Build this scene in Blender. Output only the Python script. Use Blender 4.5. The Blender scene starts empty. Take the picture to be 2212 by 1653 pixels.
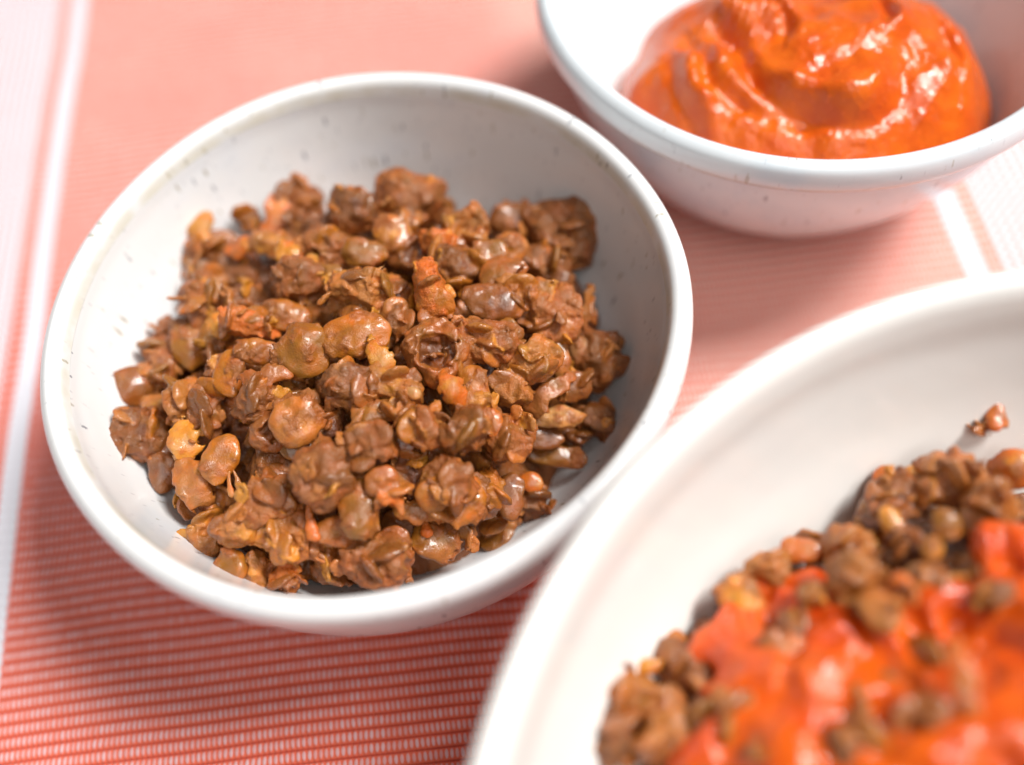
import bpy, math, random
import numpy as np
from mathutils import Matrix, Vector

# ------------------------------------------------------------------ camera
S = bpy.context.scene
RIGHT = np.array([0.98851757, -0.12975826, -0.07743261])
UP = np.array([0.15110597, 0.84886332, 0.50655508])
FWD = np.array([0.0, 0.51243913, -0.85872355])
CAM = np.array([0.0, 0.0, 0.20422])
FPX, CX, CY = 2023.7, 1106.0, 826.5          # focal length and centre in a 2212 px wide frame
cd = bpy.data.cameras.new('camera'); cam = bpy.data.objects.new('camera', cd)
S.collection.objects.link(cam); S.camera = cam
cam.matrix_world = Matrix((( *[RIGHT[0], UP[0], -FWD[0]], CAM[0]), (RIGHT[1], UP[1], -FWD[1], CAM[1]),
                           (RIGHT[2], UP[2], -FWD[2], CAM[2]), (0, 0, 0, 1)))
cd.sensor_width = 36; cd.lens = FPX / 2212 * 36
cd.clip_start = 0.01; cd.clip_end = 50
cd.dof.use_dof = True; cd.dof.focus_distance = 0.186; cd.dof.aperture_fstop = 3.4

# ------------------------------------------------------------------ light
w = bpy.data.worlds.new('World'); S.world = w; w.use_nodes = True
w.node_tree.nodes['Background'].inputs[0].default_value = (0.95, 0.97, 1.0, 1)
w.node_tree.nodes['Background'].inputs[1].default_value = 0.14
def area_light(name, az, el, dist, sx, sy, power, col):
    l = bpy.data.lights.new(name, 'AREA'); l.shape = 'RECTANGLE'; l.size = sx; l.size_y = sy
    l.energy = power; l.color = col
    o = bpy.data.objects.new(name, l); S.collection.objects.link(o)
    d = Vector((math.cos(el) * math.cos(az), math.cos(el) * math.sin(az), math.sin(el)))
    o.location = Vector((0, .12, .04)) + d * dist
    o.rotation_euler = (-d).to_track_quat('-Z', 'Y').to_euler()
    return o
area_light('window_light', math.radians(10), math.radians(57), 2.2, .72, .62, 73, (1, .985, .96))
area_light('room_light', math.radians(-75), math.radians(60), 2.2, 1.5, 1.2, 17, (1, .97, .94))
vs = S.view_settings; vs.view_transform = 'Standard'; vs.look = 'None'; vs.exposure = 0; vs.gamma = 1
S.cycles.use_denoising = True; S.cycles.denoising_prefilter = 'ACCURATE'
S.cycles.max_bounces = 8

# ------------------------------------------------------------------ helpers
rng = np.random.default_rng(7)
def tag(o, label=None, cat=None, group=None, kind=None):
    if label: o['label'] = label
    if cat: o['category'] = cat
    if group: o['group'] = group
    if kind: o['kind'] = kind
    return o
_lat = np.random.default_rng(3).random(48 ** 3).reshape(48, 48, 48) * 2 - 1
def vn(P, scale, seed=0):
    """smooth value noise, about -1..1, P (...,3) in the same unit as scale"""
    Q = P / scale + np.array([seed * 7.31, seed * 3.17, seed * 11.9])
    i = np.floor(Q).astype(int); f = Q - i; f = f * f * (3 - 2 * f)
    a = i % 48; b = (i + 1) % 48
    x0, y0, z0 = a[..., 0], a[..., 1], a[..., 2]; x1, y1, z1 = b[..., 0], b[..., 1], b[..., 2]
    fx, fy, fz = f[..., 0], f[..., 1], f[..., 2]
    L = _lat
    c00 = L[x0, y0, z0] * (1 - fx) + L[x1, y0, z0] * fx; c10 = L[x0, y1, z0] * (1 - fx) + L[x1, y1, z0] * fx
    c01 = L[x0, y0, z1] * (1 - fx) + L[x1, y0, z1] * fx; c11 = L[x0, y1, z1] * (1 - fx) + L[x1, y1, z1] * fx
    return (c00 * (1 - fy) + c10 * fy) * (1 - fz) + (c01 * (1 - fy) + c11 * fy) * fz
def fbm(P, scale, seed=0, octv=3):
    s = 0; a = 1
    for k in range(octv): s = s + a * vn(P, scale / 2 ** k, seed + k * 5); a *= .5
    return s / 1.6
def smin(a, b, k):
    h = np.clip(.5 + .5 * (b - a) / k, 0, 1); return b * (1 - h) + a * h - k * h * (1 - h)
def smax(a, b, k): return -smin(-a, -b, k)
EDG = [(a, b) for a in range(8) for b in range(a + 1, 8) if bin(a ^ b).count('1') == 1]
def surface_nets(F, org, h):
    ins = F < 0; nx, ny, nz = F.shape
    cor = [(c & 1, c >> 1 & 1, c >> 2 & 1) for c in range(8)]
    cnt = sum(ins[a:nx - 1 + a, b:ny - 1 + b, c:nz - 1 + c].astype(np.int8) for a, b, c in cor)
    act = np.argwhere((cnt > 0) & (cnt < 8))
    V = np.stack([F[act[:, 0] + a, act[:, 1] + b, act[:, 2] + c] for a, b, c in cor], 1)
    acc = np.zeros((len(act), 3)); n = np.zeros(len(act)); C = np.array(cor, float)
    for a, b in EDG:
        m = (V[:, a] < 0) != (V[:, b] < 0)
        t = np.where(m, V[:, a] / np.where(m, V[:, a] - V[:, b], 1), 0)
        acc += m[:, None] * (C[a] + t[:, None] * (C[b] - C[a])); n += m
    verts = org + (act + acc / n[:, None]) * h
    idx = -np.ones((nx - 1, ny - 1, nz - 1), int); idx[tuple(act.T)] = np.arange(len(act))
    quads = []
    for ax in range(3):
        s0 = [slice(1, -1)] * 3; s0[ax] = slice(0, -1); s1 = [slice(1, -1)] * 3; s1[ax] = slice(1, None)
        A, B = ins[tuple(s0)], ins[tuple(s1)]
        for flip in (0, 1):
            p = np.argwhere((A & ~B) if not flip else (~A & B))
            if not len(p): continue
            p = p + 1; p[:, ax] -= 1
            u, v = (ax + 1) % 3, (ax + 2) % 3
            q = []
            for du, dv in ((0, 0), (-1, 0), (-1, -1), (0, -1)):
                r = p.copy(); r[:, u] += du; r[:, v] += dv; q.append(idx[tuple(r.T)])
            q = np.stack(q, 1)
            quads.append(q[:, ::-1] if flip else q)
    return verts, np.concatenate(quads)
def np_mesh(name, V, Q, col=None, smooth=True, uv=None):
    me = bpy.data.meshes.new(name); V = np.asarray(V, np.float32); Q = np.asarray(Q, np.int32)
    me.vertices.add(len(V)); me.vertices.foreach_set('co', V.ravel())
    me.loops.add(Q.size); me.loops.foreach_set('vertex_index', Q.ravel())
    me.polygons.add(len(Q)); me.polygons.foreach_set('loop_start', np.arange(0, Q.size, Q.shape[1], dtype=np.int32))
    me.polygons.foreach_set('loop_total', np.full(len(Q), Q.shape[1], np.int32))
    if smooth: me.polygons.foreach_set('use_smooth', np.ones(len(Q), bool))
    me.update(calc_edges=True)
    if col is not None:
        a = me.color_attributes.new('Col', 'FLOAT_COLOR', 'POINT'); a.data.foreach_set('color', np.asarray(col, np.float32).ravel())
    if uv is not None:
        l = me.uv_layers.new(name='UVMap'); l.data.foreach_set('uv', np.asarray(uv, np.float32)[Q.ravel()].ravel())
    me.validate()
    return me
def link(name, me, mat, parent=None, loc=(0, 0, 0)):
    o = bpy.data.objects.new(name, me); S.collection.objects.link(o)
    if mat and not me.materials: me.materials.append(mat)
    o.location = loc
    if parent: o.parent = parent
    return o
def ray(px, py):
    d = FWD * FPX + (px - CX) * RIGHT + (CY - py) * UP
    return d / np.linalg.norm(d)
def on_plane(px, py, z):
    d = ray(px, py); return CAM + d * (z - CAM[2]) / d[2]

# ---- node building
class NT:
    def __init__(s, name):
        s.m = bpy.data.materials.new(name); s.m.use_nodes = True; s.t = s.m.node_tree
        s.b = s.t.nodes['Principled BSDF']
    def n(s, typ, **kw):
        x = s.t.nodes.new(typ)
        for k, v in kw.items(): setattr(x, k, v)
        return x
    def put(s, sock, v):
        if isinstance(v, bpy.types.NodeSocket): s.t.links.new(v, sock)
        elif isinstance(v, bpy.types.Node): s.t.links.new(v.outputs[0], sock)
        else: sock.default_value = v
    def math(s, op, a, b=0.0, c=0.0):
        x = s.n('ShaderNodeMath', operation=op)
        for i, v in enumerate((a, b, c)): s.put(x.inputs[i], v)
        return x.outputs[0]
    def mix(s, f, a, b, mode='MIX'):
        x = s.n('ShaderNodeMix', data_type='RGBA', blend_type=mode)
        s.put(x.inputs[0], f)
        for i, v in ((6, a), (7, b)): s.put(x.inputs[i], (*v, 1) if isinstance(v, tuple) and len(v) == 3 else v)
        return x.outputs[2]
    def noise(s, vec, scale, detail=2.0, rough=.5):
        x = s.n('ShaderNodeTexNoise'); s.put(x.inputs['Vector'], vec); x.inputs['Scale'].default_value = scale
        x.inputs['Detail'].default_value = detail; x.inputs['Roughness'].default_value = rough
        return x.outputs[0]
    def ramp(s, f, lo, hi):
        x = s.n('ShaderNodeMapRange', interpolation_type='SMOOTHSTEP'); s.put(x.inputs[0], f)
        s.put(x.inputs[1], lo); s.put(x.inputs[2], hi)
        return x.outputs[0]
    def bump(s, h, dist, strength=1.0, normal=None):
        x = s.n('ShaderNodeBump'); s.put(x.inputs['Height'], h); x.inputs['Distance'].default_value = dist
        x.inputs['Strength'].default_value = strength
        if normal is not None: s.put(x.inputs['Normal'], normal)
        return x.outputs[0]

# ------------------------------------------------------------------ materials
def food_material():
    k = NT('cooked_lentil'); b = k.b
    at = k.n('ShaderNodeAttribute', attribute_name='Col')
    tc = k.n('ShaderNodeTexCoord').outputs['Object']
    smooth = at.outputs['Alpha']
    n1 = k.noise(tc, 900, 3, .6); n2 = k.noise(tc, 2600, 2, .6); n3 = k.noise(tc, 260, 3)
    c = k.mix(k.ramp(n3, .35, .7), at.outputs['Color'], k.mix(1.0, at.outputs['Color'], (1.22, .98, .75), 'MULTIPLY'))
    c = k.mix(k.math('MULTIPLY', k.ramp(n1, .52, .75), .25), c, k.mix(1.0, c, (.55, .42, .35), 'MULTIPLY'))
    k.put(b.inputs['Base Color'], k.mix(1.0, c, (.84, .67, .48), 'MULTIPLY'))
    r = k.math('MULTIPLY_ADD', smooth, -.10, .29)
    k.put(b.inputs['Roughness'], k.math('MULTIPLY_ADD', n1, .12, r))
    b.inputs['Specular IOR Level'].default_value = .4
    b.inputs['Subsurface Weight'].default_value = .12
    b.inputs['Subsurface Radius'].default_value = (1.0, .38, .12); b.inputs['Subsurface Scale'].default_value = .0014
    n6 = k.noise(tc, 4800, 2, .6); h = k.math('ADD', k.math('MULTIPLY', n1, .30), k.math('MULTIPLY_ADD', n6, .6, n2))
    st = k.math('MULTIPLY_ADD', smooth, -.55, .98)
    bp = k.n('ShaderNodeBump'); k.put(bp.inputs['Height'], h); bp.inputs['Distance'].default_value = .00030
    k.put(bp.inputs['Strength'], st); k.put(b.inputs['Normal'], bp.outputs[0])
    k.put(b.inputs['Coat Weight'], k.math('MULTIPLY_ADD', smooth, .35, .32)); b.inputs['Coat Roughness'].default_value = .09
    cb = k.n('ShaderNodeBump'); k.put(cb.inputs['Height'], h); cb.inputs['Distance'].default_value = .00020
    k.put(cb.inputs['Strength'], k.math('MULTIPLY_ADD', smooth, -.45, .55)); k.put(b.inputs['Coat Normal'], cb.outputs[0])
    return k.m
FOOD = food_material()
def sauce_material(name, base, redder, scale=1.0):
    k = NT(name); b = k.b
    tc = k.n('ShaderNodeTexCoord').outputs['Object']
    n3 = k.noise(tc, 120 * scale, 4, .6); n1 = k.noise(tc, 700 * scale, 3, .6)
    c = k.mix(k.ramp(n3, .3, .72), base, redder)
    c = k.mix(k.math('MULTIPLY', k.ramp(n1, .6, .72), .5), c, tuple(min(1, v * 1.5 + .02) for v in base))
    k.put(b.inputs['Base Color'], c)
    b.inputs['Roughness'].default_value = .19
    b.inputs['Subsurface Weight'].default_value = .22
    b.inputs['Subsurface Radius'].default_value = (1, .3, .08); b.inputs['Subsurface Scale'].default_value = .003
    n5 = k.noise(tc, 330 * scale, 2); k.put(b.inputs['Normal'], k.bump(k.math('MULTIPLY_ADD', n1, .30, k.math('MULTIPLY_ADD', n5, .6, n3)), .0012, .7))
    return k.m
def glaze_material(name, base, blue, cream, tint_amt, fleck=1.0):
    k = NT(name); b = k.b
    tc = k.n('ShaderNodeTexCoord').outputs['Object']
    uvn = k.n('ShaderNodeUVMap').outputs[0]           # u: round the bowl in mm, v: along the profile in mm
    sp = k.n('ShaderNodeSeparateXYZ'); k.put(sp.inputs[0], uvn)
    cmb = k.n('ShaderNodeCombineXYZ'); k.put(cmb.inputs[0], sp.outputs[0]); k.put(cmb.inputs[1], k.math('MULTIPLY', sp.outputs[1], .30))
    vo = k.n('ShaderNodeTexVoronoi'); k.put(vo.inputs['Vector'], cmb.outputs[0]); vo.inputs['Scale'].default_value = .55
    vo.inputs['Randomness'].default_value = 1
    big = k.noise(tc, 45, 3, .6)
    # flecks: only some cells, stretched down the wall
    sc = k.n('ShaderNodeSeparateColor'); k.put(sc.inputs[0], vo.outputs['Color'])
    keep = k.math('MULTIPLY', k.ramp(sc.outputs[0], .55, .60), k.ramp(big, .33, .50))
    jag = k.math('MULTIPLY_ADD', k.math('SUBTRACT', k.noise(tc, 1300, 2), .5), .45, vo.outputs['Distance'])
    size = k.math('MULTIPLY_ADD', sc.outputs[1], .16, .13)
    dot = k.math('SUBTRACT', 1.0, k.ramp(k.math('DIVIDE', jag, size), .45, 1.2))
    f = k.math('MULTIPLY', k.math('MULTIPLY', dot, keep), .70 * fleck)
    fc = k.mix(k.ramp(sc.outputs[2], .35, .65), (.16, .17, .21), (.34, .29, .18))
    # fine second fleck layer
    vo2 = k.n('ShaderNodeTexVoronoi'); k.put(vo2.inputs['Vector'], cmb.outputs[0]); vo2.inputs['Scale'].default_value = 1.1
    sc2 = k.n('ShaderNodeSeparateColor'); k.put(sc2.inputs[0], vo2.outputs['Color'])
    d2 = k.math('MULTIPLY', k.math('SUBTRACT', 1.0, k.ramp(vo2.outputs['Distance'], .14, .34)), k.ramp(sc2.outputs[0], .80, .86))
    c = k.mix(k.math('MULTIPLY', k.ramp(big, .45, .75), tint_amt), base, blue)
    c = k.mix(k.math('MULTIPLY', d2, .30 * fleck), c, (.35, .35, .40))
    c = k.mix(f, c, fc)
    if cream:   # warm edge where the glaze runs thin on the lip
        at = k.n('ShaderNodeAttribute', attribute_name='Col')
        cr = k.math('MULTIPLY', at.outputs['Fac'], k.ramp(k.noise(tc, 130, 3), .25, .6))
        c = k.mix(k.math('MULTIPLY', cr, .55), c, cream)
    k.put(b.inputs['Base Color'], c)
    k.put(b.inputs['Roughness'], k.math('MULTIPLY_ADD', big, .12, .16))
    b.inputs['Coat Weight'].default_value = .3; b.inputs['Coat Roughness'].default_value = .08
    k.put(b.inputs['Normal'], k.bump(k.noise(tc, 70, 2), .0009, .25))
    return k.m
GLAZE_A = glaze_material('speckled_glaze', (.87, .87, .865), (.76, .80, .86), (.66, .60, .43), .55)
GLAZE_B = glaze_material('bluish_glaze', (.76, .81, .84), (.54, .67, .76), (.60, .53, .34), .7, .7)
GLAZE_C = glaze_material('cream_glaze', (.86, .845, .81), (.84, .83, .81), None, .3, 0.0)

# ------------------------------------------------------------------ table and woven cloth
def cloth_material():
    k = NT('coral_weave'); b = k.b
    uv = k.n('ShaderNodeUVMap').outputs[0]; sp = k.n('ShaderNodeSeparateXYZ'); k.put(sp.inputs[0], uv)
    U, V = sp.outputs[0], sp.outputs[1]               # U mm across, V rib number
    tc = k.n('ShaderNodeTexCoord').outputs['Object']
    M = k.math
    ribi = M('FLOOR', V); fv = M('FRACT', V)
    wn = k.n('ShaderNodeTexWhiteNoise', noise_dimensions='1D'); k.put(wn.inputs['W'], ribi)
    jit = M('MULTIPLY', wn.outputs['Value'], .35)
    slow = k.noise(tc, 60, 2)
    ub = M('ADD', M('DIVIDE', U, 1.22), M('MULTIPLY_ADD', slow, 1.6, jit))
    fu = M('FRACT', ub); cell = M('FLOOR', ub)
    cv = k.n('ShaderNodeCombineXYZ'); k.put(cv.inputs[0], cell); k.put(cv.inputs[1], ribi)
    wc = k.n('ShaderNodeTexWhiteNoise', noise_dimensions='2D'); k.put(wc.inputs['Vector'], cv.outputs[0])
    # lens-shaped white float of each thread over the rib
    du = M('DIVIDE', M('ABSOLUTE', M('SUBTRACT', fu, .5)), .34)
    dv = M('DIVIDE', M('ABSOLUTE', M('SUBTRACT', fv, .52)), .36)
    rr = M('ADD', M('MULTIPLY', du, du), M('MULTIPLY', dv, dv))
    # amount of white changes over the cloth: more to the right and the back
    sx = k.n('ShaderNodeSeparateXYZ'); k.put(sx.inputs[0], tc)
    zone = M('ADD', k.ramp(sx.outputs[0], -.005, .055), M('MULTIPLY', k.ramp(sx.outputs[1], .12, .22), .50))
    zone = M('MINIMUM', zone, 1.0)
    patch = k.ramp(k.noise(tc, 22, 2), .35, .65)
    zone = M('MULTIPLY', zone, M('MULTIPLY_ADD', patch, .25, .8))
    amt = M('MULTIPLY_ADD', wc.outputs['Value'], .35, M('MULTIPLY_ADD', zone, .42, .45))
    bead = M('MULTIPLY', M('SUBTRACT', 1.0, k.ramp(rr, .45, 1.25)), amt)
    coral = k.mix(zone, (.78, .135, .070), (.87, .225, .155))
    groove = M('SUBTRACT', 1.0, k.ramp(M('MINIMUM', fv, M('SUBTRACT', 1.0, fv)), .02, .13))
    fibre = k.noise(k.n('ShaderNodeTexCoord').outputs['UV'], 9, 3, .7)
    coral = k.mix(M('MULTIPLY', k.ramp(fibre, .45, .7), .35), coral, (.88, .36, .2))
    c = k.mix(bead, coral, k.mix(zone, (.78, .60, .64), (.92, .76, .68)))
    # pale ground threads in the light zone
    c = k.mix(M('MULTIPLY', zone, M('MULTIPLY_ADD', k.ramp(fibre, .3, .7), .28, .0)), c, (.92, .76, .73))
    red = k.mix(zone, (.42, .028, .018), (.80, .24, .15))
    c = k.mix(M('MULTIPLY', groove, .75), c, red)
    # stripes running across the ribs
    wob = M('MULTIPLY', M('SINE', M('MULTIPLY', V, 2 * math.pi)), .32)
    edge = M('MULTIPLY', M('SUBTRACT', fv, .5), .5)
    Uw = M('ADD', U, edge)
    def band(u0, u1, s=.25):
        return M('MULTIPLY', k.ramp(Uw, u0 - s, u0 + s), M('SUBTRACT', 1.0, k.ramp(Uw, u1 - s, u1 + s)))
    Us = M('ADD', U, wob)
    def comb(u, per, duty):
        t = M('ABSOLUTE', M('SUBTRACT', M('FRACT', M('DIVIDE', u, per)), .5))
        return M('SUBTRACT', 1.0, k.ramp(t, duty - .05, duty + .05))
    left = M('MULTIPLY', M('SUBTRACT', 1.0, k.ramp(Uw, -134.4, -133.9)), comb(Us, 2.5, .38))
    right = M('MULTIPLY', k.ramp(Uw, 129.6, 130.1), comb(Us, 2.9, .30))
    st = M('MAXIMUM', M('MAXIMUM', band(-130.0, -125.0), band(120.9, 126.3)), M('MAXIMUM', left, right))
    white = k.mix(M('MULTIPLY', groove, .35), (.80, .79, .85), (.62, .60, .66))
    outer = M('MAXIMUM', M('SUBTRACT', 1.0, k.ramp(Uw, -134.4, -133.9)), k.ramp(Uw, 129.6, 130.1))
    c = k.mix(M('MULTIPLY', outer, .8), c, k.mix(zone, (.74, .15, .09), (.80, .30, .22)))
    c = k.mix(st, c, white)
    k.put(b.inputs['Base Color'], c)
    b.inputs['Roughness'].default_value = .85; b.inputs['Sheen Weight'].default_value = .25
    b.inputs['Specular IOR Level'].default_value = .2
    th = M('MULTIPLY', M('SUBTRACT', 1.0, M('MULTIPLY', M('ABSOLUTE', M('SUBTRACT', fu, .5)), 2.0)), .7)
    k.put(b.inputs['Normal'], k.bump(M('ADD', th, M('MULTIPLY', fibre, .5)), .00035, .8))
    return k.m
PITCH = 2.74
def cloth():
    xs = np.concatenate([np.arange(-.30, -.175, .006), np.arange(-.175, .185, .0013), np.arange(.185, .30, .006)])
    fine = np.arange(-.004, .335, PITCH / 7000); ys = np.concatenate([np.arange(-.30, -.004, .00137), fine, np.arange(.335, .55, .00137)])
    X, Y = np.meshgrid(xs, ys, indexing='ij')
    P = np.stack([X, Y, 0 * X], -1)
    U = (X - (.011 + .23 * X) * (Y - .145)) * 1000
    U = U + .5 * vn(P, .03, 4) + 1.0 * vn(P, .09, 9)
    Vv = (Y + .045 * X + .0010 * vn(P, .08, 2) + .0004 * vn(P, .02, 6) + .12 * np.clip(-X - .02, 0, 1) ** 2 * 2) * 1000 / PITCH
    s = np.abs(np.sin(np.pi * Vv))
    Z = .0007 * np.sqrt(s) * (1 + .25 * vn(P, .012, 8)) + .0005 * vn(P, .05, 12)
    # slow folds of the cloth away from the bowls
    Z = Z + .0016 * vn(P, .10, 21) * np.clip((np.abs(X) - .09) / .05, 0, 1)
    nx, ny = X.shape; i = np.arange(nx * ny).reshape(nx, ny)
    Q = np.stack([i[:-1, :-1], i[1:, :-1], i[1:, 1:], i[:-1, 1:]], -1).reshape(-1, 4)
    me = np_mesh('woven_cloth', np.stack([X, Y, Z], -1).reshape(-1, 3), Q, uv=np.stack([U, Vv], -1).reshape(-1, 2))
    o = link('table_cloth', me, cloth_material(), loc=(0, 0, -.0006))
    tag(o, 'coral red ribbed woven cloth with white stripes spread under all three bowls', 'cloth')
k = NT('table_wood'); tcn = k.n('ShaderNodeTexCoord').outputs['Object']
k.put(k.b.inputs['Base Color'], k.mix(k.noise(tcn, 8, 4), (.30, .20, .12), (.42, .30, .20))); k.b.inputs['Roughness'].default_value = .5
TV = [(-1, -.8, -.035), (1, -.8, -.035), (1, 1, -.035), (-1, 1, -.035), (-1, -.8, -.005), (1, -.8, -.005), (1, 1, -.005), (-1, 1, -.005)]
TQ = [(3, 2, 1, 0), (4, 5, 6, 7), (0, 1, 5, 4), (1, 2, 6, 5), (2, 3, 7, 6), (3, 0, 4, 7)]
tag(link('table', np_mesh('table', TV, TQ, smooth=False), k.m), kind='structure')
cloth()

# ------------------------------------------------------------------ bowls
def catmull(pts, n=8):
    P = np.array(pts, float); P = np.vstack([2 * P[0] - P[1], P, 2 * P[-1] - P[-2]]); out = []
    for i in range(1, len(P) - 2):
        for t in np.arange(n) / n:
            a, b_, c, d = P[i - 1], P[i], P[i + 1], P[i + 2]
            out.append(.5 * (2 * b_ + (c - a) * t + (2 * a - 5 * b_ + 4 * c - d) * t * t + (3 * b_ - a - 3 * c + d) * t ** 3))
    out.append(P[-2]); return np.array(out)
def lathe(name, prof, mat, parent, seed, wob, n=160, creamf=None):
    pr = catmull(prof); L = np.concatenate([[0], np.cumsum(np.hypot(*np.diff(pr, axis=0).T))]) * 1000
    th = np.arange(n + 1) / n * 2 * math.pi
    R = pr[:, 0][:, None]; Z = pr[:, 1][:, None] + 0 * th
    ring = np.stack([np.cos(th) * .05, np.sin(th) * .05, 0 * th], -1)
    dr = wob * vn(ring, .035, seed) ; dz = wob * .6 * vn(ring, .045, seed + 3)
    dr[-1] = dr[0]; dz[-1] = dz[0]
    f = np.clip(Z / pr[:, 1].max(), 0, 1)
    RR = R + dr * f * (R > .01); ZZ = Z + dz * f ** 3
    X, Y = RR * np.cos(th), RR * np.sin(th)
    m = len(pr); i = np.arange(m * (n + 1)).reshape(m, n + 1)
    Q = np.stack([i[:-1, :-1], i[:-1, 1:], i[1:, 1:], i[1:, :-1]], -1).reshape(-1, 4)
    U = np.broadcast_to(th * pr[:, 0].max() * 1000, (m, n + 1)); Vv = np.broadcast_to(L[:, None], (m, n + 1))
    cr = np.zeros((m, n + 1, 4)); cr[..., 3] = 1
    if creamf is not None: cr[..., :3] = creamf(pr)[:, None, None]
    me = np_mesh(name, np.stack([X, Y, ZZ], -1).reshape(-1, 3), Q, col=cr.reshape(-1, 4), uv=np.stack([U, Vv], -1).reshape(-1, 2))
    return link(name, me, mat, parent)
def bowl(loc, body, rim, mat, label, seed, wob, creamf=None, n=160):
    e = bpy.data.objects.new('bowl', None); S.collection.objects.link(e); e.location = loc; e.empty_display_size = .03
    tag(e, label, 'bowl')
    # body = outside from foot to under the lip, then inside from below the lip to the middle
    out, inn = body
    lathe('outer_wall', out, mat, e, seed, wob, n)
    lathe('inner_wall', inn, mat, e, seed, wob, n)
    lathe('rim', rim, mat, e, seed, wob, n, creamf)
    return e
A_POS = (-.02751, .11446, 0.0); B_POS = (.08446, .18769, .0035); C_POS = (.08145, -.01904, 0.0)
OUT = [(0, .003), (.024, .003), (.026, .0012), (.030, .0010), (.034, .002), (.044, .0085), (.0520, .018), (.0574, .028), (.0602, .038), (.0610, .0470)]
RIM = [(.0610, .0470), (.0634, .0476), (.0648, .0492), (.0651, .0515), (.0645, .0540), (.0630, .0553), (.0617, .0552), (.0606, .0540), (.0599, .0515)]
INN = [(.0599, .0515), (.0591, .047), (.0565, .037), (.0520, .0255), (.0440, .0155), (.033, .010), (.018, .0078), (0, .0072)]
IP = np.array(INN)[::-1]
RIMC = [(a * .1035 / .065, b + .0190) for a, b in RIM]
RIMC = [(.1004, .0640), (.1022, .0665), (.1032, .0695), (.1035, .0720), (.1030, .0738), (.1016, .0744), (.1000, .0738), (.0988, .0720), (.0978, .0690)]
OUTC = [(0, .003), (.034, .003), (.037, .001), (.043, .001), (.048, .003), (.066, .014), (.082, .029), (.092, .044), (.0982, .0575), (.1004, .0640)]
INNC = [(.0978, .0690), (.0955, .0610), (.0890, .0470), (.0780, .0320), (.0600, .0185), (.036, .0110), (0, .0090)]
IPC = np.array(INNC)[::-1]
cream = lambda pr: np.exp(-((pr[:, 0] - .0600) / .0007) ** 2) + .8 * np.exp(-((pr[:, 1] - .0485) / .0013) ** 2)
OUTA = OUT[:5] + [(.0455, .0085), (.0550, .018), (.0602, .028), (.0620, .038), (.0616, .0470)]
bowl(A_POS, (OUTA, INN), [(.0616, .0470)] + RIM[1:], GLAZE_A, 'white speckled stoneware bowl heaped with plain brown cooked lentils', 1, .0013, cream)
bowl(B_POS, ([(a - .0016 * math.sin(min(1, b_ / .045) * math.pi), b_) for a, b_ in OUT], INN), RIM, GLAZE_B, 'bluish white speckled bowl holding smooth orange sauce at the back', 5, .0007, cream)
bowl(C_POS, (OUTC, INNC), RIMC, GLAZE_C, 'large plain cream white bowl in the blurred foreground with lentils under sauce', 9, .0008, n=220)

# ------------------------------------------------------------------ cooked lentil pieces
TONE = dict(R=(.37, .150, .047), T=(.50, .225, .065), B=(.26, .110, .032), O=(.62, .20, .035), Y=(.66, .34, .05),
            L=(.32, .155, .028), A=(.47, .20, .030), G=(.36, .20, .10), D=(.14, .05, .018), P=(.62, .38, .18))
TONE = {a: np.array(b_) for a, b_ in TONE.items()}
SECOND = dict(R='TBL', T='LRY', B='RTD', O='YTR', Y='TOP', L='BAT', A='LTO', G='PBR', D='BRL', P='TYO')
def rot_rand(r):
    q = r.normal(size=4); q /= np.linalg.norm(q); a, b_, c, d = q
    return np.array([[1 - 2 * (c * c + d * d), 2 * (b_ * c - a * d), 2 * (b_ * d + a * c)],
                     [2 * (b_ * c + a * d), 1 - 2 * (b_ * b_ + d * d), 2 * (c * d - a * b_)],
                     [2 * (b_ * d - a * c), 2 * (c * d + a * b_), 1 - 2 * (b_ * b_ + c * c)]])
def ell(P, c, R, rad):
    q = (P - c) @ R / rad; n = np.linalg.norm(q, axis=-1)
    g = np.linalg.norm(q / rad, axis=-1) + 1e-6
    return n * (n - 1) / g
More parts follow.
